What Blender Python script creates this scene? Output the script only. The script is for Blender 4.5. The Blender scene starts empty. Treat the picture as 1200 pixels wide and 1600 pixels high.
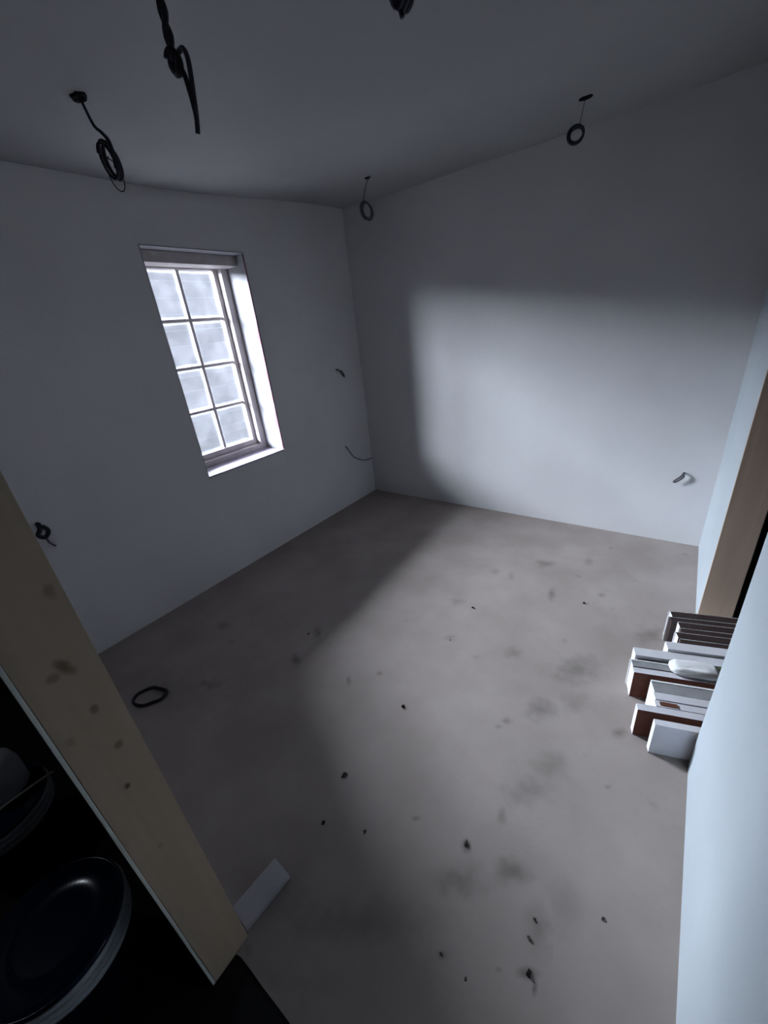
import bpy, bmesh, math, random
from mathutils import Vector, Matrix, noise
random.seed(7)
C = bpy.context.scene.collection
PI = math.pi

# ------------------------------------------------------------------ camera
cd = bpy.data.cameras.new('camera'); cam = bpy.data.objects.new('camera', cd); C.objects.link(cam)
_r = Vector((0.8065717, 0.58240755, -0.10121036)); _u = Vector((-0.17170295, 0.39465113, 0.90264532)); _f = Vector((-0.56565023, 0.71067006, -0.41831553))
cam.matrix_world = Matrix(((_r.x, _u.x, -_f.x, 0), (_r.y, _u.y, -_f.y, 0), (_r.z, _u.z, -_f.z, 1.5), (0, 0, 0, 1)))
cd.sensor_fit = 'HORIZONTAL'; cd.sensor_width = 36; cd.lens = 36 * 623.6 / 1200; cd.clip_start = 0.01
bpy.context.scene.camera = cam

# ------------------------------------------------------------------ sky, daylight, exposure
vs = bpy.context.scene.view_settings
vs.view_transform = 'Standard'; vs.look = 'None'; vs.gamma = 1; vs.use_curve_mapping = False
vs.exposure = 0.12
w = bpy.data.worlds.new('sky'); bpy.context.scene.world = w; w.use_nodes = True
bg = w.node_tree.nodes['Background']
bg.inputs[0].default_value = (0.62, 0.74, 1.0, 1); bg.inputs[1].default_value = 0.6
SKY_POWER = 45000
ld = bpy.data.lights.new('open_sky_light', 'AREA'); ld.shape = 'RECTANGLE'; ld.size = 23; ld.size_y = 3.4
ld.energy = SKY_POWER; ld.color = (0.83, 0.895, 1.0)
lo = bpy.data.objects.new('open_sky_light', ld); C.objects.link(lo)
lo.location = (-9.9, -6.2, 4.8)
lo.rotation_euler = Vector((1, 0.12, -0.3)).to_track_quat('-Z', 'Y').to_euler()

hd = bpy.data.lights.new('hall_fill_light', 'AREA'); hd.shape = 'DISK'; hd.size = 0.10; hd.energy = 1.3; hd.color = (0.8, 0.88, 1.0)  # added dim fill without a fixture, keeps the buckets readable
ho = bpy.data.objects.new('hall_fill_light', hd); C.objects.link(ho); ho.location = (-2.2, -0.9, 2.25)
ho.rotation_euler = (Vector((-1.1, -0.2, 0.2)) - ho.location).to_track_quat('-Z', 'Y').to_euler()

# ------------------------------------------------------------------ materials
def mat(name, col, rough=0.7, metal=0.0, col2=None, scale=8.0, detail=4.0, bump=0.0, bscale=60.0, spec=0.3):
    m = bpy.data.materials.new(name); m.use_nodes = True
    nt = m.node_tree; b = nt.nodes['Principled BSDF']
    b.inputs['Base Color'].default_value = (*col, 1); b.inputs['Roughness'].default_value = rough
    b.inputs['Metallic'].default_value = metal; b.inputs['Specular IOR Level'].default_value = spec
    tc = nt.nodes.new('ShaderNodeTexCoord')
    if col2:
        n = nt.nodes.new('ShaderNodeTexNoise'); n.inputs['Scale'].default_value = scale; n.inputs['Detail'].default_value = detail
        nt.links.new(tc.outputs['Object'], n.inputs['Vector'])
        r = nt.nodes.new('ShaderNodeValToRGB'); r.color_ramp.elements[0].position = 0.35; r.color_ramp.elements[1].position = 0.68
        r.color_ramp.elements[0].color = (*col, 1); r.color_ramp.elements[1].color = (*col2, 1)
        nt.links.new(n.outputs['Fac'], r.inputs['Fac']); nt.links.new(r.outputs['Color'], b.inputs['Base Color'])
    if bump:
        n2 = nt.nodes.new('ShaderNodeTexNoise'); n2.inputs['Scale'].default_value = bscale; n2.inputs['Detail'].default_value = 5
        nt.links.new(tc.outputs['Object'], n2.inputs['Vector'])
        bp = nt.nodes.new('ShaderNodeBump'); bp.inputs['Strength'].default_value = bump; bp.inputs['Distance'].default_value = 0.01
        nt.links.new(n2.outputs['Fac'], bp.inputs['Height']); nt.links.new(bp.outputs['Normal'], b.inputs['Normal'])
    return m

def ellipses(nt, vec_socket, spots, distort=0.35, dscale=22.0, gain=1.0, soft=0.0):
    """max of soft ellipses (cx, cy, a, b, angle, strength) in the xy plane of vec_socket"""
    L = nt.links
    n = nt.nodes.new('ShaderNodeTexNoise'); n.inputs['Scale'].default_value = dscale; n.inputs['Detail'].default_value = 3
    L.new(vec_socket, n.inputs['Vector'])
    acc = None
    for (cx, cy, a, b, ang, s) in spots:
        mp = nt.nodes.new('ShaderNodeMapping'); mp.vector_type = 'TEXTURE'
        mp.inputs['Location'].default_value = (cx, cy, 0); mp.inputs['Rotation'].default_value = (0, 0, ang)
        mp.inputs['Scale'].default_value = (a, b, 1e4); L.new(vec_socket, mp.inputs['Vector'])
        ln = nt.nodes.new('ShaderNodeVectorMath'); ln.operation = 'LENGTH'; L.new(mp.outputs[0], ln.inputs[0])
        ad = nt.nodes.new('ShaderNodeMath'); ad.operation = 'MULTIPLY_ADD'
        L.new(n.outputs['Fac'], ad.inputs[0]); ad.inputs[1].default_value = distort * 4; L.new(ln.outputs['Value'], ad.inputs[2])
        mr = nt.nodes.new('ShaderNodeMapRange'); mr.interpolation_type = 'SMOOTHSTEP'
        mr.inputs['From Min'].default_value = 1.25 + distort * 2; mr.inputs['From Max'].default_value = 0.35 - soft + distort * 2
        mr.inputs['To Min'].default_value = 0; mr.inputs['To Max'].default_value = s * gain
        L.new(ad.outputs[0], mr.inputs['Value'])
        if acc is None: acc = mr.outputs[0]
        else:
            mx = nt.nodes.new('ShaderNodeMath'); mx.operation = 'MAXIMUM'; L.new(acc, mx.inputs[0]); L.new(mr.outputs[0], mx.inputs[1]); acc = mx.outputs[0]
    return acc

STAINS = [
(-0.573,2.325,0.068,0.045,-2.52,0.50),(-0.445,2.030,0.061,0.021,1.81,0.55),(-0.475,1.482,0.044,0.035,-2.14,0.45),(-0.194,1.530,0.111,0.075,-2.30,0.50),(-0.272,1.236,0.074,0.050,-2.35,0.50),(-0.160,1.340,0.068,0.047,-2.26,0.30),(0.008,1.283,0.031,0.019,-2.21,0.60),(-0.375,1.110,0.022,0.016,-2.31,0.50),(-0.884,1.712,0.044,0.035,-2.62,0.35),(-0.820,2.098,0.037,0.031,1.62,0.35),(-0.707,2.099,0.042,0.022,1.85,0.30),(-0.335,2.470,0.048,0.028,1.61,0.30),(-0.323,0.631,0.019,0.013,1.90,0.70),(-0.298,0.542,0.084,0.041,-2.52,0.50),(-0.181,0.643,0.053,0.033,-2.44,0.60),(-0.175,1.022,0.070,0.043,-2.37,0.40),(-0.214,0.893,0.084,0.050,-2.42,0.40),(-0.260,0.773,0.025,0.015,1.84,0.45),(-0.077,0.562,0.058,0.034,1.69,0.45),(-0.075,0.465,0.028,0.012,-2.50,0.80),(-0.055,0.448,0.013,0.007,1.72,0.80),(-1.662,0.555,0.084,0.040,-2.77,0.50),(-1.990,0.857,0.050,0.030,3.02,0.45),(-1.395,0.896,0.045,0.023,2.52,0.60),(-1.069,0.933,0.031,0.012,2.33,0.50),(-0.969,1.045,0.016,0.015,2.65,0.50),(-1.441,1.103,0.042,0.022,2.44,0.60),(-0.494,0.608,0.015,0.009,-2.44,0.50),(-0.271,0.373,0.014,0.009,-2.53,0.50),(-0.387,1.073,0.016,0.011,-2.36,0.40),(0.048,1.914,0.084,0.053,-2.18,0.50),(-0.739,0.205,0.121,0.079,-2.80,0.25),(-0.495,0.301,0.197,0.052,-2.56,0.35),(-0.036,0.639,0.083,0.047,1.63,0.25),(-0.204,2.144,0.026,0.018,1.34,0.40),(-0.138,0.431,0.007,0.004,-2.48,0.40),(-1.744,0.484,0.282,0.133,-2.79,0.25),(-0.287,0.540,0.027,0.020,-2.38,0.30),(-0.790,1.425,0.030,0.024,-2.55,0.35),(0.007,1.046,0.012,0.008,-2.15,0.40)]

def floor_material():
    m = mat('screed', (0.305, 0.258, 0.24), 0.85, col2=(0.375, 0.325, 0.305), scale=3.2, detail=6, bump=0.10, bscale=45)
    nt = m.node_tree; b = nt.nodes['Principled BSDF']; L = nt.links
    src = b.inputs['Base Color'].links[0].from_socket
    tc = [n for n in nt.nodes if n.type == 'TEX_COORD'][0].outputs['Object']
    s = ellipses(nt, tc, [(x, y, a*1.25, b_*1.25, r, q) for x, y, a, b_, r, q in STAINS], 0.3, 22, 1.15, 0.5)
    # faint random flecks of dirt
    v = nt.nodes.new('ShaderNodeTexVoronoi'); v.inputs['Scale'].default_value = 5.5; v.inputs['Randomness'].default_value = 1
    L.new(tc, v.inputs['Vector'])
    n3 = nt.nodes.new('ShaderNodeTexNoise'); n3.inputs['Scale'].default_value = 30; L.new(tc, n3.inputs['Vector'])
    ma = nt.nodes.new('ShaderNodeMath'); ma.operation = 'MULTIPLY_ADD'; L.new(n3.outputs['Fac'], ma.inputs[0]); ma.inputs[1].default_value = 0.25; L.new(v.outputs['Distance'], ma.inputs[2])
    mr = nt.nodes.new('ShaderNodeMapRange'); mr.inputs['From Min'].default_value = 0.24; mr.inputs['From Max'].default_value = 0.12; mr.inputs['To Max'].default_value = 0.28
    L.new(ma.outputs[0], mr.inputs['Value'])
    mx = nt.nodes.new('ShaderNodeMath'); mx.operation = 'MAXIMUM'; L.new(s, mx.inputs[0]); L.new(mr.outputs[0], mx.inputs[1])
    mix = nt.nodes.new('ShaderNodeMix'); mix.data_type = 'RGBA'
    L.new(mx.outputs[0], mix.inputs[0]); L.new(src, mix.inputs[6]); mix.inputs[7].default_value = (0.115, 0.10, 0.09, 1)
    L.new(mix.outputs[2], b.inputs['Base Color'])
    return m

def wood_material(name, c1, c2, knots=None):
    m = mat(name, c1, 0.65); nt = m.node_tree; b = nt.nodes['Principled BSDF']; L = nt.links
    tc = [n for n in nt.nodes if n.type == 'TEX_COORD'][0].outputs['Object']
    mp = nt.nodes.new('ShaderNodeMapping'); mp.inputs['Scale'].default_value = (30, 30, 1.2); L.new(tc, mp.inputs['Vector'])
    n = nt.nodes.new('ShaderNodeTexNoise'); n.inputs['Scale'].default_value = 1; n.inputs['Detail'].default_value = 5; n.inputs['Distortion'].default_value = 0.6
    L.new(mp.outputs[0], n.inputs['Vector'])
    r = nt.nodes.new('ShaderNodeValToRGB'); r.color_ramp.elements[0].position = 0.3; r.color_ramp.elements[1].position = 0.7
    r.color_ramp.elements[0].color = (*c1, 1); r.color_ramp.elements[1].color = (*c2, 1); L.new(n.outputs['Fac'], r.inputs['Fac'])
    out = r.outputs['Color']
    if knots:
        sp = nt.nodes.new('ShaderNodeSeparateXYZ'); L.new(tc, sp.inputs[0]); cb = nt.nodes.new('ShaderNodeCombineXYZ')
        L.new(sp.outputs['Y'], cb.inputs['X']); L.new(sp.outputs['Z'], cb.inputs['Y'])
        k = ellipses(nt, cb.outputs[0], knots, 0.25, 60)
        mix = nt.nodes.new('ShaderNodeMix'); mix.data_type = 'RGBA'; L.new(k, mix.inputs[0]); L.new(out, mix.inputs[6])
        mix.inputs[7].default_value = (0.13, 0.08, 0.045, 1); out = mix.outputs[2]
    L.new(out, b.inputs['Base Color'])
    return m

def pane_material():
    m = bpy.data.materials.new('dusty_glass'); m.use_nodes = True; nt = m.node_tree; L = nt.links
    for n in list(nt.nodes): nt.nodes.remove(n)
    out = nt.nodes.new('ShaderNodeOutputMaterial'); tc = nt.nodes.new('ShaderNodeTexCoord')
    tr = nt.nodes.new('ShaderNodeBsdfTransparent'); tr.inputs[0].default_value = (0.9, 0.93, 0.95, 1)
    tl = nt.nodes.new('ShaderNodeBsdfTranslucent'); tl.inputs[0].default_value = (0.72, 0.74, 0.80, 1)
    gl = nt.nodes.new('ShaderNodeBsdfGlossy'); gl.inputs['Roughness'].default_value = 0.05
    # dust: heavier along the pane's own edges (UV runs 0..1 over each pane), blotchy inside
    sep = nt.nodes.new('ShaderNodeSeparateXYZ'); L.new(tc.outputs['UV'], sep.inputs[0])
    def edge(o):
        a = nt.nodes.new('ShaderNodeMath'); a.operation = 'SUBTRACT'; L.new(o, a.inputs[0]); a.inputs[1].default_value = 0.5
        b_ = nt.nodes.new('ShaderNodeMath'); b_.operation = 'ABSOLUTE'; L.new(a.outputs[0], b_.inputs[0]); return b_.outputs[0]
    mx = nt.nodes.new('ShaderNodeMath'); mx.operation = 'MAXIMUM'; L.new(edge(sep.outputs['X']), mx.inputs[0]); L.new(edge(sep.outputs['Y']), mx.inputs[1])
    n = nt.nodes.new('ShaderNodeTexNoise'); n.inputs['Scale'].default_value = 9; n.inputs['Detail'].default_value = 6; L.new(tc.outputs['Object'], n.inputs['Vector'])
    ad = nt.nodes.new('ShaderNodeMath'); ad.operation = 'MULTIPLY_ADD'; L.new(n.outputs['Fac'], ad.inputs[0]); ad.inputs[1].default_value = 0.06; L.new(mx.outputs[0], ad.inputs[2])
    e = nt.nodes.new('ShaderNodeMapRange'); e.interpolation_type = 'SMOOTHSTEP'; e.inputs['From Min'].default_value = 0.452; e.inputs['From Max'].default_value = 0.50
    e.inputs['To Min'].default_value = 0.0; e.inputs['To Max'].default_value = PANE_EDGE; L.new(ad.outputs[0], e.inputs['Value'])
    bl = nt.nodes.new('ShaderNodeMapRange'); bl.inputs['From Min'].default_value = 0.3; bl.inputs['From Max'].default_value = 0.7
    bl.inputs['To Min'].default_value = PANE_LO; bl.inputs['To Max'].default_value = PANE_HI; L.new(n.outputs['Fac'], bl.inputs['Value'])
    s = nt.nodes.new('ShaderNodeMath'); s.operation = 'ADD'; L.new(e.outputs[0], s.inputs[0]); L.new(bl.outputs[0], s.inputs[1])
    m1 = nt.nodes.new('ShaderNodeMixShader'); L.new(s.outputs[0], m1.inputs[0]); L.new(tr.outputs[0], m1.inputs[1]); L.new(tl.outputs[0], m1.inputs[2])
    m2 = nt.nodes.new('ShaderNodeMixShader'); m2.inputs[0].default_value = 0.04; L.new(m1.outputs[0], m2.inputs[1]); L.new(gl.outputs[0], m2.inputs[2])
    L.new(m2.outputs[0], out.inputs[0])
    return m
PANE_LO, PANE_HI, PANE_EDGE = 0.028, 0.050, 0.05

M = {}
M['wall'] = mat('white_plaster', (0.61, 0.60, 0.61), 0.9, col2=(0.66, 0.65, 0.66), scale=1.7, detail=5, bump=0.06, bscale=25)
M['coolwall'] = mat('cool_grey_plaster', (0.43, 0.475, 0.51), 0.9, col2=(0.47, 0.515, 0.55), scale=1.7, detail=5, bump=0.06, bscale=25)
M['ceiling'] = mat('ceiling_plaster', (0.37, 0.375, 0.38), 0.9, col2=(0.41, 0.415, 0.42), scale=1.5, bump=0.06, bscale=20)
M['screed'] = floor_material()
M['hall_floor'] = mat('shade_black_floor', (0.010, 0.010, 0.011), 0.8, col2=(0.014, 0.014, 0.016))  # near-black colour stands in for the darkness of the unlit hall floor
M['shade_block'] = mat('shade_dark_block', (0.05, 0.048, 0.047), 0.95, col2=(0.09, 0.085, 0.08), scale=6)  # low albedo paints in the darkness of the unlit hall and side room
M['pine'] = wood_material('pine_jamb', (0.46, 0.36, 0.26), (0.53, 0.42, 0.31),
    [(0.05,0.76,0.006,0.008,0,0.95),(0.064,0.955,0.007,0.012,0,0.6),(0.069,0.856,0.008,0.010,0,0.55),(0.058,1.059,0.010,0.022,0.3,0.75),(0.088,1.187,0.008,0.016,0,0.4),(0.046,0.564,0.006,0.008,0,0.25),(0.017,0.926,0.008,0.012,0,0.25),(0.04,1.05,0.012,0.010,0,0.4)])
M['brown_board'] = wood_material('brown_jamb', (0.42, 0.32, 0.25), (0.48, 0.37, 0.29))
M['bead'] = mat('plaster_bead', (0.72, 0.74, 0.70), 0.7)
M['frame'] = mat('old_window_paint', (0.44, 0.40, 0.40), 0.55, col2=(0.52, 0.48, 0.48), scale=14)
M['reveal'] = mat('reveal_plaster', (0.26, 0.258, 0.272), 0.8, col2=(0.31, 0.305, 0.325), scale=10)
M['pinkbead'] = mat('pink_primer', (0.27, 0.14, 0.18), 0.8, col2=(0.27, 0.19, 0.22), scale=16)
M['sill'] = mat('sill_primer', (0.33, 0.29, 0.36), 0.6)
M['pane'] = pane_material()
M['cable'] = mat('dark_cable', (0.018, 0.018, 0.028), 0.5, col2=(0.03, 0.03, 0.045), scale=40)
M['greycable'] = mat('grey_cable', (0.07, 0.07, 0.085), 0.5, col2=(0.11, 0.11, 0.125), scale=40)
M['palecable'] = mat('pale_grey_cable', (0.24, 0.24, 0.25), 0.5)
M['hole'] = mat('hole_shade_black', (0.012, 0.012, 0.014), 0.95, col2=(0.02, 0.02, 0.023), scale=60, spec=0.05)  # black colour of a shallow dish, stands in for shade inside the hole
M['copper'] = mat('bare_wire_end', (0.35, 0.36, 0.38), 0.4, metal=0.6)
M['white'] = mat('white_lacquer', (0.66, 0.66, 0.70), 0.45, col2=(0.72, 0.72, 0.76), scale=12)
M['whiteedge'] = mat('white_board_end', (0.86, 0.86, 0.88), 0.6)
M['grey'] = mat('grey_board', (0.26, 0.26, 0.27), 0.6, col2=(0.33, 0.33, 0.34), scale=15)
M['red'] = mat('red_brown_board_core', (0.105, 0.035, 0.022), 0.75, col2=(0.14, 0.05, 0.03), scale=30)
M['dark'] = mat('dark_brown_board', (0.034, 0.021, 0.020), 0.7, col2=(0.048, 0.031, 0.029), scale=30)
M['bag'] = mat('white_film', (0.80, 0.81, 0.82), 0.35, bump=0.4, bscale=25)
M['green'] = mat('green_strap', (0.10, 0.22, 0.07), 0.5)
M['navy'] = mat('navy_plastic', (0.010, 0.016, 0.045), 0.16, col2=(0.014, 0.022, 0.058), scale=5, spec=0.5)
M['blackplastic'] = mat('blue_black_plastic', (0.004, 0.006, 0.016), 0.35, col2=(0.006, 0.009, 0.022), scale=5)
M['rim'] = mat('pale_grey_plastic', (0.50, 0.52, 0.56), 0.45, col2=(0.60, 0.62, 0.65), scale=9)
M['jug'] = mat('white_plastic', (0.72, 0.73, 0.78), 0.4)
M['steel'] = mat('wire_steel', (0.5, 0.5, 0.46), 0.45)
M['chip'] = mat('black_debris', (0.012, 0.011, 0.011), 0.8, col2=(0.03, 0.026, 0.024), scale=80)
M['chipbrown'] = mat('brown_debris', (0.05, 0.04, 0.034), 0.85, col2=(0.08, 0.066, 0.056), scale=80)
M['block'] = mat('pale_offcut', (0.40, 0.39, 0.41), 0.7, col2=(0.45, 0.44, 0.46), scale=12)
M['ground'] = mat('damp_gravel', (0.05, 0.05, 0.05), 0.95, col2=(0.09, 0.088, 0.08), scale=20)
def brick_mat():
    m = mat('pale_brick', (0.2, 0.19, 0.2), 0.9); nt = m.node_tree; b = nt.nodes['Principled BSDF']
    tc = [n for n in nt.nodes if n.type == 'TEX_COORD'][0]
    mp = nt.nodes.new('ShaderNodeMapping'); mp.inputs['Rotation'].default_value = (PI/2, 0, PI/2); nt.links.new(tc.outputs['Object'], mp.inputs['Vector'])
    br = nt.nodes.new('ShaderNodeTexBrick'); br.inputs['Scale'].default_value = 1.6; br.inputs['Mortar Size'].default_value = 0.03
    br.inputs['Color1'].default_value = (0.13, 0.12, 0.13, 1); br.inputs['Color2'].default_value = (0.24, 0.22, 0.24, 1); br.inputs['Mortar'].default_value = (0.22, 0.22, 0.235, 1)
    nt.links.new(mp.outputs[0], br.inputs['Vector']); nt.links.new(br.outputs['Color'], b.inputs['Base Color'])
    return m
M['brick'] = brick_mat()

# ------------------------------------------------------------------ mesh helpers
def box(bm, a, b, mi=0, bev=0.0):
    vs_ = [bm.verts.new((x, y, z)) for x in (a[0], b[0]) for y in (a[1], b[1]) for z in (a[2], b[2])]
    fs = []
    for q in ((0,1,3,2),(4,6,7,5),(0,4,5,1),(2,3,7,6),(0,2,6,4),(1,5,7,3)):
        f = bm.faces.new([vs_[i] for i in q]); f.material_index = mi; fs.append(f)
    if bev:
        es = set(e for f in fs for e in f.edges)
        bmesh.ops.bevel(bm, geom=list(es), offset=bev, segments=2, affect='EDGES', profile=0.6)
    return fs
def obj(name, bm, mats, parent=None, smooth=False, loc=None):
    bmesh.ops.recalc_face_normals(bm, faces=bm.faces)
    me = bpy.data.meshes.new(name); bm.to_mesh(me); bm.free()
    for m in (mats if isinstance(mats, (list, tuple)) else [mats]): me.materials.append(m)
    if smooth:
        for p in me.polygons: p.use_smooth = True
    o = bpy.data.objects.new(name, me); C.objects.link(o)
    if parent: o.parent = parent
    if loc: o.location = loc
    return o
def boxobj(name, a, b, m, parent=None, bev=0.0):
    bm = bmesh.new(); box(bm, a, b, 0, bev); return obj(name, bm, m, parent)
def struct(o, label=None):
    o['kind'] = 'structure'
    if label: o['label'] = label
    return o
def tag(o, label, cat, group=None):
    o['label'] = label; o['category'] = cat
    if group: o['group'] = group
    return o
def thing(name, label, cat, loc=(0, 0, 0), group=None):
    o = bpy.data.objects.new(name, None); C.objects.link(o); o.location = loc; o.empty_display_size = 0.05
    return tag(o, label, cat, group)
def spline(pts, n=10):
    P = [Vector(p) for p in pts]; out = []
    for i in range(len(P) - 1):
        p0 = P[max(i-1, 0)]; p1 = P[i]; p2 = P[i+1]; p3 = P[min(i+2, len(P)-1)]
        for k in range(n):
            t = k / n
            out.append(0.5 * ((2*p1) + (p2-p0)*t + (2*p0-5*p1+4*p2-p3)*t*t + (-p0+3*p1-3*p2+p3)*t*t*t))
    out.append(P[-1]); return out
def tube(bm, pts, r, seg=8, mi=0):
    up = None; rings = []
    for i, p in enumerate(pts):
        d = (pts[min(i+1, len(pts)-1)] - pts[max(i-1, 0)]).normalized()
        if up is None: up = d.orthogonal().normalized()
        up = (up - d * up.dot(d)); up = up.normalized() if up.length > 1e-6 else d.orthogonal().normalized()
        s = d.cross(up)
        rr = r[i] if isinstance(r, list) else r
        rings.append([bm.verts.new(p + rr * (math.cos(a) * up + math.sin(a) * s)) for a in [2*PI*k/seg for k in range(seg)]])
    for A, B in zip(rings, rings[1:]):
        for k in range(seg):
            bm.faces.new((A[k], A[(k+1) % seg], B[(k+1) % seg], B[k])).material_index = mi
    bm.faces.new(rings[0][::-1]).material_index = mi; bm.faces.new(rings[-1]).material_index = mi
def lathe(bm, prof, seg=48, c=(0, 0, 0), mi=0):
    rings = []
    for (r, z) in prof:
        if r < 1e-6: rings.append([bm.verts.new((c[0], c[1], c[2] + z))])
        else: rings.append([bm.verts.new((c[0] + r*math.cos(2*PI*k/seg), c[1] + r*math.sin(2*PI*k/seg), c[2] + z)) for k in range(seg)])
    for A, B in zip(rings, rings[1:]):
        for k in range(seg):
            k2 = (k+1) % seg
            if len(A) == 1 and len(B) == 1: continue
            if len(A) == 1: bm.faces.new((A[0], B[k], B[k2])).material_index = mi
            elif len(B) == 1: bm.faces.new((A[k], A[k2], B[0])).material_index = mi
            else: bm.faces.new((A[k], A[k2], B[k2], B[k])).material_index = mi

# ------------------------------------------------------------------ room shell
XL, XR, YB, YP = -2.43, 0.222, 2.957, 0.104
WY0, WY1, WZ0, WZ1 = 1.27, 1.925, 0.722, 2.018
DEP = 0.30
XR2 = 0.345
def ceil_h(y, x):
    t = min(max((y - 1.3) / 1.65, 0), 1); return 2.268 + 0.092 * t * t * (3 - 2*t) + 0.006 * math.sin(2.1*x + 1.0)
bm = bmesh.new()   # room floor, its near edge slightly ragged at the threshold
nx = 60; yE = [0.066 + 0.004*noise.noise(Vector((k*0.6, 3, 0))) for k in range(nx+1)]
top = []
for k in range(nx+1):
    x = XL + (XR2 - XL) * k / nx
    yn = yE[k] if x > -0.76 else YP - 0.05
    top.append((bm.verts.new((x, yn, 0)), bm.verts.new((x, YB + 0.02, 0)), bm.verts.new((x, yn, -0.1)), bm.verts.new((x, YB + 0.02, -0.1))))
for a, b in zip(top, top[1:]):
    bm.faces.new((a[0], b[0], b[1], a[1])); bm.faces.new((a[0], a[2], b[2], b[0])); bm.faces.new((a[2], a[3], b[3], b[2])); bm.faces.new((a[1], b[1], b[3], a[3]))
bm.faces.new((top[0][0], top[0][1], top[0][3], top[0][2])); bm.faces.new((top[-1][0], top[-1][2], top[-1][3], top[-1][1]))
struct(obj('floor', bm, M['screed']))
struct(boxobj('floor_hall', (-3.0, -2.2, -0.12), (XR + 0.1, 0.09, -0.006), M['hall_floor']))
struct(boxobj('floor_side_room', (XR2 + 0.001, -0.2, -0.1), (1.9, 4.6, -0.002), M['shade_block']))

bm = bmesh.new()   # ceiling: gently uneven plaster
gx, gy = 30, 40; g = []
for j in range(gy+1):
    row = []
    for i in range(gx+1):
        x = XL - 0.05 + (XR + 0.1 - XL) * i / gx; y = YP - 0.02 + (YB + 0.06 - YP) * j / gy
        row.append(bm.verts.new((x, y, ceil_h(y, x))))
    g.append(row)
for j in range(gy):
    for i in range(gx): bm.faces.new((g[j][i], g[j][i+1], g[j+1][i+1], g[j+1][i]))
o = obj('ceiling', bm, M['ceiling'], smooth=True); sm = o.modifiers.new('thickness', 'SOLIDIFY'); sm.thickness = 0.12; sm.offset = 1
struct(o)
struct(boxobj('ceiling_hall', (-3.0, -2.2, 2.3), (XR + 0.2, YP - 0.02, 2.45), M['shade_block']))
struct(boxobj('ceiling_side_room', (XR2 - 0.01, -0.2, 2.3), (1.9, 4.6, 2.42), M['shade_block']))

bm = bmesh.new()   # left (outside) wall with the window opening
box(bm, (XL-DEP, YP-0.1, -0.1), (XL, WY0, 2.6)); box(bm, (XL-DEP, WY1, -0.1), (XL, YB+0.2, 2.6))
box(bm, (XL-DEP, WY0, -0.1), (XL, WY1, WZ0)); box(bm, (XL-DEP, WY0, WZ1), (XL, WY1, 2.6))
struct(obj('wall_left', bm, M['wall']))
struct(boxobj('wall_back', (XL-DEP, YB, -0.1), (XR2, YB+0.2, 2.6), M['wall']))
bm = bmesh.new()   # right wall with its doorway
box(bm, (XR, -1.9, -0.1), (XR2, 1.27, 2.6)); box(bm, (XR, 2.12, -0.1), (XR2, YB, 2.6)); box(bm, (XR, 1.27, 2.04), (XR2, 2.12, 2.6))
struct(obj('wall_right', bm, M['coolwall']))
bm = bmesh.new()   # partition left of the opening the camera stands in
box(bm, (XL-0.6, 0.0, -0.1), (-0.757, YP, 2.6)); box(bm, (-0.757, 0.0, 2.06), (XR, YP, 2.6))
struct(obj('wall_front', bm, M['wall']))
bm = bmesh.new()
box(bm, (-3.1, -2.1, -0.1), (-2.9, 0, 2.6)); struct(obj('wall_hall_left', bm, M['shade_block']))
struct(boxobj('wall_hall_rear', (-3.1, -2.2, -0.1), (XR2, -1.9, 2.6), M['shade_block']))
bm = bmesh.new(); box(bm, (1.8, -0.2, -0.1), (1.95, 4.6, 2.5)); box(bm, (XR2, 4.5, -0.1), (1.9, 4.65, 2.5)); box(bm, (XR2, -0.3, -0.1), (1.9, -0.15, 2.5)); box(bm, (XR2-0.1, YB+0.21, -0.1), (XR2, 4.6, 2.5))
box(bm, (XR2+0.001, 2.16, -0.1), (XR2+0.012, 4.5, 2.3))
struct(obj('wall_side_room', bm, M['shade_block']))

# ------------------------------------------------------------------ doorway linings
d1 = bpy.data.objects.new('door_1', None); C.objects.link(d1); d1.location = (-0.735, 0.05, 0); struct(d1, 'open doorway in the near partition lined with a pale knotty pine board')
def rel(o, root): o.parent = root; o.matrix_parent_inverse = Matrix.Translation(root.location).inverted(); return o
rel(boxobj('jamb_board', (-0.757, 0.0, -0.005), (-0.735, YP, 2.04), M['pine'], None, 0.0012), d1)
rel(boxobj('edge_bead', (-0.757, -0.007, -0.004), (-0.7345, -0.0005, 2.04), M['bead'], None, 0.001), d1)
rel(boxobj('head_board', (-0.735, 0.0, 2.04), (XR, YP, 2.06), M['pine']), d1)
d2 = bpy.data.objects.new('door_2', None); C.objects.link(d2); d2.location = (0.28, 1.7, 0); struct(d2, 'open dark doorway in the right wall with a plain brown lining board')
rel(boxobj('jamb_board', (XR-0.001, 2.098, 0.0), (XR2, 2.119, 2.02), M['brown_board'], None, 0.001), d2)
rel(boxobj('jamb_board', (XR+0.003, 1.2705, 0.0), (XR2, 1.283, 2.02), M['brown_board'], None, 0.001), d2)
rel(boxobj('head_board', (XR-0.001, 1.284, 2.02), (XR2, 2.097, 2.039), M['brown_board']), d2)

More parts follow.
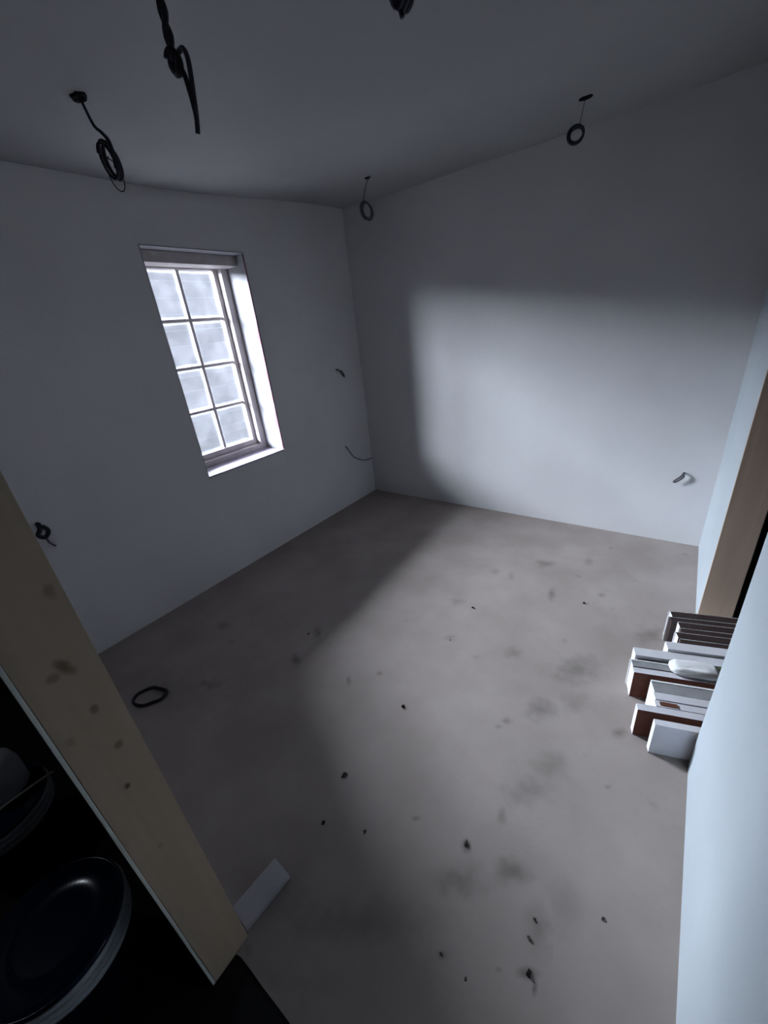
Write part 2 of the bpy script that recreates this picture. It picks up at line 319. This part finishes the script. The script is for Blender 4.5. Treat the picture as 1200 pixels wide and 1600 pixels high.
# ------------------------------------------------------------------ window
wn = bpy.data.objects.new('window_1', None); C.objects.link(wn); wn.location = (XL - 0.2, (WY0+WY1)/2, WZ0)
struct(wn, 'small eight-pane window with dusty glass set deep in the left wall')
XF = XL - 0.20                     # inner face of the frame
def frame_ring(name, x0, x1, y0, y1, z0, z1, t, tb, tt, m, bev=0.003):
    bm = bmesh.new()
    box(bm, (x0, y0, z0), (x1, y0+t, z1), 0, bev); box(bm, (x0, y1-t, z0), (x1, y1, z1), 0, bev)
    box(bm, (x0, y0+t, z0), (x1, y1-t, z0+tb), 0, bev); box(bm, (x0, y0+t, z1-tt), (x1, y1-t, z1), 0, bev)
    return rel(obj(name, bm, m), wn)
frame_ring('window_frame', XF-0.09, XF, WY0+0.001, WY1-0.001, WZ0+0.001, WZ1-0.001, 0.055, 0.052, 0.045, M['frame'])
fy0, fy1, fz0, fz1 = WY0+0.056, WY1-0.056, WZ0+0.053, WZ1-0.046
frame_ring('sash', XF-0.085, XF-0.045, fy0, fy1, fz0, fz1, 0.030, 0.042, 0.022, M['frame'])
gy0, gy1, gz0, gz1 = fy0+0.030, fy1-0.030, fz0+0.042, fz1-0.022
XG = XF - 0.075
ymid = (gy0+gy1)/2; bar = 0.011
bm = bmesh.new(); box(bm, (XF-0.082, ymid-bar, gz0), (XF-0.058, ymid+bar, gz1), 0, 0.002); rel(obj('glazing_bar', bm, M['frame']), wn)
zs = [gz0 + (gz1-gz0)*k/4 for k in range(5)]
for z in zs[1:4]:
    for (a, b) in ((gy0, ymid-bar), (ymid+bar, gy1)):
        bm = bmesh.new(); box(bm, (XF-0.082, a, z-bar*0.8), (XF-0.058, b, z+bar*0.8), 0, 0.002); rel(obj('glazing_bar', bm, M['frame']), wn)
for k in range(4):
    for (a, b) in ((gy0, ymid-bar), (ymid+bar, gy1)):
        bm = bmesh.new(); z0 = zs[k] + (bar*0.8 if k else 0); z1 = zs[k+1] - (bar*0.8 if k < 3 else 0)
        uv = bm.loops.layers.uv.new('uv')
        vv = [bm.verts.new((XG, y, z)) for y, z in ((a, z0), (b, z0), (b, z1), (a, z1))]
        f = bm.faces.new(vv)
        asp = (z1-z0)/(b-a)
        for l, c in zip(f.loops, ((0, 0), (1, 0), (1, 1), (0, 1))): l[uv].uv = c
        rel(obj('pane', bm, M['pane']), wn)
# plaster lining of the opening: far side, head, near side; primed sill; pinkish corner bead
bm = bmesh.new()
box(bm, (XF+0.001, WY1-0.006, WZ0+0.012), (XL-0.001, WY1-0.0005, WZ1-0.007)); box(bm, (XF+0.001, WY0+0.0005, WZ0+0.012), (XL-0.001, WY0+0.006, WZ1-0.007))
box(bm, (XF+0.001, WY0+0.0005, WZ1-0.006), (XL-0.001, WY1-0.0005, WZ1-0.0005))
rel(obj('window_reveal', bm, M['reveal']), wn)
bm = bmesh.new(); box(bm, (XF+0.002, WY0+0.001, WZ0+0.0005), (XL+0.002, WY1-0.007, WZ0+0.012), 0, 0.003); rel(obj('window_sill', bm, M['sill']), wn)
rel(boxobj('head_board', (XF+0.001, WY0+0.007, 1.953), (XL-0.085, WY1-0.007, WZ1-0.0065), M['frame'], None, 0.003), wn)
rel(boxobj('pink_edge_strip', (XL-0.034, WY1-0.0085, WZ0+0.0125), (XL-0.001, WY1-0.0062, 1.62), M['pinkbead'], None, 0.001), wn)
bm = bmesh.new(); tube(bm, [Vector((XL-0.004, WY1-0.0065, z)) for z in [WZ0+0.013 + 1.27*k/20 for k in range(21)]], [0.006+0.002*noise.noise(Vector((k*0.9, 0, 0))) for k in range(21)], 8)
rel(obj('corner_bead', bm, M['pinkbead'], smooth=True), wn)

# ------------------------------------------------------------------ outside
struct(boxobj('ground', (-40, -30, -0.6), (XL-DEP-0.001, 40, -0.5), M['ground']))
nb = thing('garden_wall', 'pale block wall outside, seen hazily through the dusty panes', 'wall', (-9.2, 1, -0.5))
rel(boxobj('blockwork', (-9.35, -16, -0.5), (-9.1, 22, 3.03), M['brick']), nb)
rel(boxobj('coping', (-9.42, -16, 3.032), (-9.04, 22, 3.09), M['grey'], None, 0.01), nb)

# ------------------------------------------------------------------ hanging cables
def coil_pts(c, ax, az, turns, drift, dirx=(1, 0, 0), n=22, start=PI/2, tilt=0.0):
    dx = Vector(dirx).normalized(); up = Vector((0, 0, 1)); nrm = dx.cross(up); out = []
    N = int(turns*n)
    for i in range(N+1):
        t = i/N; a = start + 2*PI*turns*t
        k = 1 + 0.10*math.sin(3.1*i/n + 1)
        p = Vector(c) + dx*(ax*k*math.cos(a)) + up*(az*k*math.sin(a)) + nrm*(drift*(t-0.5)) + dx*tilt*(math.sin(a))*az
        out.append(p)
    return out
def hole(parent, c, rx=0.03, ry=0.022):
    bm = bmesh.new(); seg = 20; outer = []; inner = []; rec = []; low = []
    for k in range(seg):
        a = 2*PI*k/seg; j = 1 + 0.25*noise.noise(Vector((math.cos(a)*2+c[0]*9, math.sin(a)*2, c[1]*5)))
        outer.append(bm.verts.new((rx*j*math.cos(a), ry*j*math.sin(a), 0.001)))
        low.append(bm.verts.new((rx*.9*j*math.cos(a), ry*.9*j*math.sin(a), -0.007)))
        inner.append(bm.verts.new((rx*0.6*j*math.cos(a), ry*0.6*j*math.sin(a), -0.006)))
        rec.append(bm.verts.new((rx*0.5*j*math.cos(a), ry*0.5*j*math.sin(a), -0.0012)))
    for A, B in ((outer, low), (low, inner), (inner, rec)):
        for k in range(seg): bm.faces.new((A[k], A[(k+1) % seg], B[(k+1) % seg], B[k]))
    bm.faces.new(rec)
    return obj('ceiling_hole', bm, M['hole'], parent)
def hanging(label, c, parts, matl, holed=True, rx=.03, ry=.022):
    zc = ceil_h(c[1], c[0])
    t = thing('hanging_cable', label, 'cable', (c[0], c[1], zc), 'loose cables hanging from the ceiling')
    if holed: hole(t, (0, 0, 0), rx, ry)
    O = Vector((c[0], c[1], zc))
    for nm, pts, r in parts:
        bm = bmesh.new(); tube(bm, [p - O for p in pts], r, 8); obj(nm, bm, matl, t, True)
    return t
# 1: long wire ending in a tall oval coil, upper left
c = (-1.87*.928, 0.93*.928); z0 = 2.34; K = lambda pts: [Vector((p[0]*.928, p[1]*.928, 1.5 + (p[2]-1.5)*.928)) for p in pts]
st = spline([(-1.872, .93, z0+.01), (-1.868, .93, z0-.015), (-1.845, .935, 2.245), (-1.815, .94, 2.215), (-1.795, .945, 2.19), (-1.788, .945, 2.155), (-1.795, .945, 2.11)], 8)
hanging('dark cable with an oval coil hanging in front of the left wall top', c, [
    ('drop_wire', K(st), [0.0035 + 0.0035*(i/len(st)) for i in range(len(st))]),
    ('coil', K(coil_pts((-1.82, .945, 2.140), .033, .054, 3.2, .028, (1, .15, 0), start=PI/2-.2, tilt=-.28)), 0.0048),
    ('loose_loop', K(coil_pts((-1.835, .955, 2.105), .030, .050, 1.0, .01, (1, .3, 0), start=PI/2, tilt=-.25)), 0.0018)], M['cable'], True, .034, .022)
# 2: twisted pair close to the camera
c = (-0.83, 0.6); z0 = ceil_h(c[1], c[0])
def twist(a, b, r, turns, n=40, ph=0):
    a, b = Vector(a), Vector(b); d = (b-a).normalized(); u = d.orthogonal().normalized(); v = d.cross(u)
    return [a.lerp(b, i/n) + r*(math.cos(2*PI*turns*i/n+ph)*u + math.sin(2*PI*turns*i/n+ph)*v) for i in range(n+1)]
hanging('thick twisted black cable with a bent end, nearest the camera at top left', c, [
    ('drop_wire', twist((-0.83, .6, z0+.01), (-0.842, .605, 1.965), .0036, 5), .0052),
    ('drop_wire', twist((-0.83, .6, z0+.01), (-0.842, .605, 1.965), .0036, 5, ph=PI), .0052),
    ('coil', coil_pts((-0.838, .603, 1.962), .010, .014, 2.2, .014, (1, .3, 0)), .0048),
    ('bent_end', spline([(-.842, .605, 1.975), (-.828, .606, 1.972), (-.812, .607, 1.972), (-.806, .608, 1.955), (-.812, .608, 1.915), (-.818, .608, 1.885), (-.826, .608, 1.862)], 8), .0042),
    ('bent_end', spline([(-.842, .603, 1.955), (-.828, .603, 1.952), (-.820, .604, 1.94), (-.817, .605, 1.915), (-.816, .606, 1.89), (-.817, .606, 1.877)], 8), .0044)], M['cable'])
# 3: dark bundle cut by the top of the frame
c = (-0.56, 0.93); z0 = ceil_h(c[1], c[0])
hanging('dark bundled cable hanging at the top centre, only its tip in view', c, [
    ('drop_wire', twist((-.56, .93, z0+.01), (-.56, .93, 2.12), .004, 4), .005),
    ('drop_wire', twist((-.56, .93, z0+.01), (-.56, .93, 2.12), .004, 4, ph=PI), .005),
    ('coil', coil_pts((-.56, .93, 2.085), .020, .042, 5.3, .03, (1, -.2, 0)), .006),
    ('bent_end', spline([(-.575, .925, 2.09), (-.568, .93, 2.05), (-.562, .93, 2.028)], 8), .005)], M['cable'])
# 4: small coil near the back left corner
c = (-1.82, 2.493); z0 = ceil_h(c[1], c[0])
hanging('small grey cable coil hanging near the far left corner', c, [
    ('drop_wire', spline([(-1.80, 2.493, z0-.004), (-1.815, 2.493, z0-.012), (-1.835, 2.493, z0-.03), (-1.86, 2.493, 2.26), (-1.872, 2.493, 2.225)], 8), .0028),
    ('coil', coil_pts((-1.850, 2.493, 2.178), .034, .046, 2.3, .03, (1, .1, 0), start=PI*.75, tilt=-.25), .0055)], M['greycable'], True, .022, .012)
hanging_dark = bpy.data.objects[-1]
# 5: small round coil in front of the back wall, upper right
c = (-0.605, 2.547); z0 = ceil_h(c[1], c[0])
hanging('small round cable coil on a thin wire in the upper right', c, [
    ('drop_wire', spline([(-.605, 2.547, z0+.005), (-.613, 2.547, z0-.04), (-.622, 2.547, 2.255)], 8), .0014),
    ('coil', coil_pts((-.635, 2.547, 2.222), .032, .030, 3.1, .03, (1, .2, 0)), .0055)], M['cable'], True, .030, .017)

# ------------------------------------------------------------------ cable stubs in the walls
def stub(label, base, parts, m=None, col=True):
    t = thing('cable_stub', label, 'cable', base, 'cable ends left in the walls')
    for nm, pts, r, mm in parts:
        bm = bmesh.new(); tube(bm, [Vector(p) - Vector(base) for p in pts], r, 8); obj(nm, bm, mm, t, True)
    return t
b = (XL, .371, .80)
stub('dark knotted cable end low on the left wall beside the pine board', b, [
    ('cable', spline([(XL-.01, .371, .81), (XL+.02, .372, .812), (XL+.035, .365, .79), (XL+.03, .35, .765), (XL+.028, .372, .745), (XL+.03, .392, .77), (XL+.035, .38, .80), (XL+.03, .36, .80)], 8), .010, M['cable']),
    ('loose_end', spline([(XL+.03, .372, .75), (XL+.02, .378, .71), (XL+.012, .395, .68)], 8), .0045, M['greycable'])])
b = (XL, 2.64, 1.19)
stub('tiny looped cable end halfway up the left wall near the far corner', b, [
    ('cable', spline([(XL-.01, 2.625, 1.215), (XL+.015, 2.63, 1.215), (XL+.03, 2.645, 1.195), (XL+.03, 2.665, 1.165), (XL+.028, 2.685, 1.15), (XL+.03, 2.675, 1.175), (XL+.028, 2.65, 1.205)], 8), .0055, M['greycable'])])
b = (XL, 2.62, .54)
stub('pale cable curving from the left wall down into the far corner', b, [
    ('cable', spline([(XL-.01, 2.60, .555), (XL+.012, 2.60, .553), (XL+.03, 2.615, .51), (XL+.035, 2.66, .445), (XL+.04, 2.76, .385), (XL+.03, 2.87, .355), (XL+.02, 2.93, .35)], 10), .007, M['palecable'])])
b = (.052, YB, .475)
stub('little looped cable end low on the back wall at the right', b, [
    ('cable', spline([(.058, YB+.01, .488), (.058, YB-.02, .488), (.045, YB-.03, .47), (.022, YB-.03, .445), (.018, YB-.028, .432), (.032, YB-.026, .437), (.055, YB-.028, .462), (.062, YB-.026, .478), (.052, YB-.024, .49)], 8), .0055, M['greycable'])])

# ------------------------------------------------------------------ stack of boards in the right doorway
ang = math.radians(17.5); SD = Vector((math.cos(ang), math.sin(ang), 0)); SN = Vector((-math.sin(ang), math.cos(ang), 0)); SO = Vector((0.10, 1.25, 0))
def board(name, label, s0, s1, t0, t1, h, mats, cat='board', group=None, edge=True, top=0, side=1, end=2, z0=0.001, strip=None):
    root = thing(name, label, cat, SO + SD*s0 + SN*((t0+t1)/2) + Vector((0, 0, z0)), group)
    root.rotation_euler = (0, 0, ang)
    L_ = s1 - s0; W = (t1-t0)/2
    bm = bmesh.new(); fs = box(bm, (0, -W, 0), (L_, W, h))
    bm.normal_update()
    bmesh.ops.recalc_face_normals(bm, faces=bm.faces)
    for f in bm.faces:
        n = f.normal
        f.material_index = top if n.z > .5 else (end if n.x < -.5 else side)
    obj('core', bm, mats, root)
    if strip:     # thin pale facing on the far side of the board, standing slightly proud of its top
        bm = bmesh.new(); box(bm, (-strip[1], W+.0002, 0), (L_, W+strip[0], h+.002)); obj('facing', bm, M['whiteedge'], root)
    return root
G = 'boards stacked in the right doorway'
WRW = [M['white'], M['red'], M['whiteedge']]; WWW = [M['white'], M['white'], M['whiteedge']]; GRW = [M['grey'], M['grey'], M['whiteedge']]
DDD = [M['dark'], M['dark'], M['dark']]
board('white_board', 'wide white board on edge at the near end of the board stack', .004, 1.0, .0, .024, .148, WWW, group=G)
board('gap_shade_strip', 'low dark strip added as gap shade between the near white board and the red-sided one', .03, 1.0, .030, .058, .10, DDD, group=G)  # dark filler painting the shade of the gap
board('white_board', 'white-topped board with a red-brown side protruding at the near end of the stack', -.035, 1.0, .064, .092, .135, WRW, group=G)
board('white_board', 'white board with a small red-brown mark, just behind the near protruding one', .03, 1.0, .095, .122, .135, WWW, group=G)
board('white_board', 'plain white board in the middle of the stack, before the grey board', .035, 1.0, .126, .158, .138, WWW, group=G)
board('grey_board', 'shade-grey board with a white front edge in the middle of the stack', .04, 1.0, .162, .212, .135, [M['grey'], M['grey'], M['whiteedge']], group=G, strip=(.008, 0))  # grey top stands in for shade on a lower-lying board
board('gap_shade_strip', 'low black-brown strip added as shade in the gap behind the grey board', .06, 1.0, .226, .242, .09, DDD, group=G)  # filler whose dark colour stands for the shadowed gap
board('white_board', 'long white board with a red-brown side protruding from the stack middle', -.012, 1.0, .248, .276, .135, WRW, group=G)
board('grey_board', 'narrow grey board behind the long red-sided white one', -.01, 1.0, .280, .312, .137, GRW, group=G, strip=(.005, .004))
board('gap_shade_strip', 'thin dark strip added as gap shade between the narrow grey board and the far white one', .02, 1.0, .322, .340, .125, DDD, group=G)  # dark filler in place of the shadow line between boards
board('white_board', 'far white board with a frayed bright tip sticking out of the stack', .012, 1.0, .346, .392, .138, WWW, group=G)
board('white_board', 'short white board directly in front of the dark brown boards', .14, 1.0, .397, .442, .150, WWW, group=G)
st_ = [.205, .200, .228, .226, .205, .215]
lab = ['nearest', 'second nearest', 'third from the near side', 'third from the far side', 'second farthest', 'farthest']
for k in range(6):
    t0 = .448 + k*.037
    board('brown_board', 'dark brown board with thin pale edge, %s of six' % lab[k], st_[k], 1.0, t0, t0+.032, .140 + .004*(k % 2), [M['dark'], M['dark'], M['whiteedge']] if k % 2 else DDD, group='dark brown boards at the far side of the stack', strip=(.0015, .006 if k in (1, 2, 4, 5) else .0))
# small red-brown mark on the third white board's top is a part of the stack wrapping: a scrap lying on it
bm = bmesh.new(); box(bm, (0, -.008, 0), (.055, .008, .003), 0, .0008)
o = obj('wood_scrap', bm, M['red']); o.location = SO + SD*.045 + SN*.108 + Vector((0, 0, .1365)); o.rotation_euler = (0, 0, ang)
tag(o, 'tiny red-brown scrap lying on a white board of the stack', 'scrap')
# crumpled white film pouch on top of the boards
bm = bmesh.new(); bmesh.ops.create_uvsphere(bm, u_segments=40, v_segments=20, radius=1)
for v in bm.verts:
    c0 = v.co.copy()
    sq = lambda q, e: math.copysign(abs(q)**e, q)
    v.co = Vector((sq(c0.x, .5)*.085, sq(c0.y, .6)*.040, max(c0.z, -.25)*.022))
    v.co += Vector((0, 0, .004*noise.noise(c0*3.1))) + Vector((.004*noise.noise(c0*4), .004*noise.noise(c0*5+Vector((3, 1, 2))), 0))
    v.co.z = max(v.co.z, -.004)
o = obj('plastic_bag', bm, M['bag'], smooth=True); o.location = SO + SD*.205 + SN*.298 + Vector((0, 0, .1455)); o.rotation_euler = (0, 0, ang)
tag(o, 'rounded white plastic pouch lying on the boards in the doorway', 'bag')
bm = bmesh.new(); pts = spline([(0, 0, 0), (.03, .012, .006), (.06, .015, .004), (.10, .03, .006)], 6); tube(bm, pts, .004, 6)
o = obj('green_strap', bm, M['green']); o.location = SO + SD*.285 + SN*.318 + Vector((0, 0, .1445)); o.rotation_euler = (0, 0, ang)
tag(o, 'short green strap on the boards beside the white pouch', 'strap')

# ------------------------------------------------------------------ buckets beyond the pine board
def bucket(label, c, h, R, handle=True):
    t = thing('plastic_bucket', label, 'bucket', c, 'plastic buckets in the dark hall')
    bm = bmesh.new(); lathe(bm, [(0, 0), (R*.80, 0), (R*.82, .006), (R*.93, h-.07), (R*.93, h-.02), (0, h-.02)], 56); obj('body', bm, M['blackplastic'], t, True)
    bm = bmesh.new()
    for zz, rr in ((h-.064, R*.975), (h-.042, R*.99), (h-.017, R*1.01)):
        lathe(bm, [(R*.925, zz-.009), (rr, zz-.008), (rr+.002, zz), (rr, zz+.008), (R*.925, zz+.009)], 56)
    obj('ribbed_rim', bm, M['rim'], t, True)
    bm = bmesh.new(); lathe(bm, [(R*.99, h-.010), (R*1.0, h-.002), (R*.985, h+.004), (R*.955, h+.004), (R*.935, h-.004), (R*.5, h-.0042), (0, h-.0042)], 56)
    obj('lid', bm, M['navy'], t, True)
    if handle:
        bm = bmesh.new(); pts = []
        for i in range(25):
            a = PI*i/24; pts.append(Vector((0.01, R*1.03*math.cos(a), h-.025)) + Vector((.72, .25, .62)).normalized()*(R*1.25*math.sin(a)))
        tube(bm, pts, .004, 8); obj('wire_handle', bm, M['steel'], t, True)
    return t
bucket('large dark blue lidded bucket with pale ribbed rim in the bottom left corner', (-.992, -.175, -.005), .30, .146, False)
bk = bucket('dark blue bucket with pale rim behind, partly cut by the left edge', (-1.58, -.195, -.005), .24, .142, True)
# white plastic jug standing on the rear bucket
t = thing('plastic_jug', 'rounded white plastic container on top of the rear bucket at the left edge', 'container', (-1.60, -.155, .243))
bm = bmesh.new(); lathe(bm, [(0, 0), (.062, 0), (.068, .008), (.070, .09), (.062, .125), (.040, .15), (.022, .158), (0, .158)], 40); obj('body', bm, M['jug'], t, True)
bm = bmesh.new(); lathe(bm, [(.018, .157), (.018, .175), (.0, .177)], 24); obj('cap', bm, M['jug'], t, True)

# ------------------------------------------------------------------ small things on the floor
bm = bmesh.new(); box(bm, (-.037, -.076, 0), (.037, .076, .02), 0, .003)
o = obj('wood_offcut', bm, M['block']); o.location = (-.774, .187, .001); o.rotation_euler = (0, 0, math.radians(-4))
tag(o, 'pale rectangular offcut lying on the floor behind the pine board', 'offcut')
bm = bmesh.new(); pts = []
for i in range(90):
    a = 2*PI*2.2*i/89; pts.append(Vector((.075*(1+.08*math.sin(2*a))*math.cos(a), .050*(1+.1*math.cos(3*a))*math.sin(a), .006 + .004*(i/89) + .002*math.sin(5*a))))
tube(bm, pts, .007, 8)
o = obj('cable_loop', bm, M['cable'], smooth=True); o.location = (-1.845, .36, 0.001); o.rotation_euler = (0, 0, .6)
tag(o, 'small loop of dark cable on the floor near the left wall', 'cable')

CH = [(-0.785,1.700,0.0170,'small black chip on the floor, the one farthest up the middle of the room'),
(-0.770,0.949,0.0166,'curved black chip alone in the centre of the floor'),
(-0.795,0.585,0.0190,'largest blackest crumb on the floor, below the centre'),
(-0.272,2.023,0.0161,'tiny black chip on the floor toward the back right'),
(-0.752,0.426,0.0130,'dark crumb on the floor to the lower left of the blackest crumb'),
(-0.325,0.634,0.0140,'brown oval crumb right of the lower centre of the floor'),
(-0.616,0.483,0.0100,'thin small crumb on the floor between the blackest crumb and the brown oval one'),
(-0.094,0.575,0.0086,'dark crumb at the top of the dirty streak at the lower right'),
(-0.093,0.529,0.0094,'dark crumb in the middle of the dirty streak at the lower right'),
(-0.075,0.467,0.0150,'ragged dark flake at the bottom of the floor, lower right'),
(0.057,0.676,0.0086,'small crumb alone near the white near wall at the lower right'),
(-1.478,1.065,0.0148,'small dark crumb on the left of the floor, below the window'),
(-0.781,1.408,0.0094,'pinhead crumb on the floor between the two black chips of the middle'),
(-0.271,0.374,0.0086,'faint round crumb at the bottom of the floor, left of the ragged flake'),
(-0.200,0.369,0.0072,'tiniest crumb at the bottom edge of the floor')]
for i, (x, y, r, l) in enumerate(CH):
    bm = bmesh.new(); vs_ = []
    for k in range(11):
        a = 2*PI*k/11; q = .8*r*(.35 + .6*random.random())
        vs_.append(bm.verts.new((q*math.cos(a)*1.15, q*math.sin(a)*.75, r*.12*random.random())))
        vs_.append(bm.verts.new((q*.5*math.cos(a+.2), q*.5*math.sin(a+.2), r*(.25+.35*random.random()))))
    res = bmesh.ops.convex_hull(bm, input=bm.verts) if i % 3 else None
    if not res:
        n_ = len(vs_)//2
        for k in range(n_):
            a0, b0, a1, b1 = vs_[2*k], vs_[2*k+1], vs_[(2*k+2) % (2*n_)], vs_[(2*k+3) % (2*n_)]
            bm.faces.new((a0, a1, b1, b0))
        bm.faces.new([vs_[2*k+1] for k in range(n_)]); bm.faces.new([vs_[2*k] for k in range(n_)][::-1])
    else:
        bmesh.ops.delete(bm, geom=[v for v in bm.verts if not v.link_faces], context='VERTS')
    o = obj('debris_chip', bm, M['chip'] if i in (0, 1, 2, 3, 4, 9) else M['chipbrown']); o.location = (x, y, 0.0005); o.rotation_euler = (0, 0, random.random()*6)
    tag(o, l, 'debris', 'crumbs of debris on the floor')
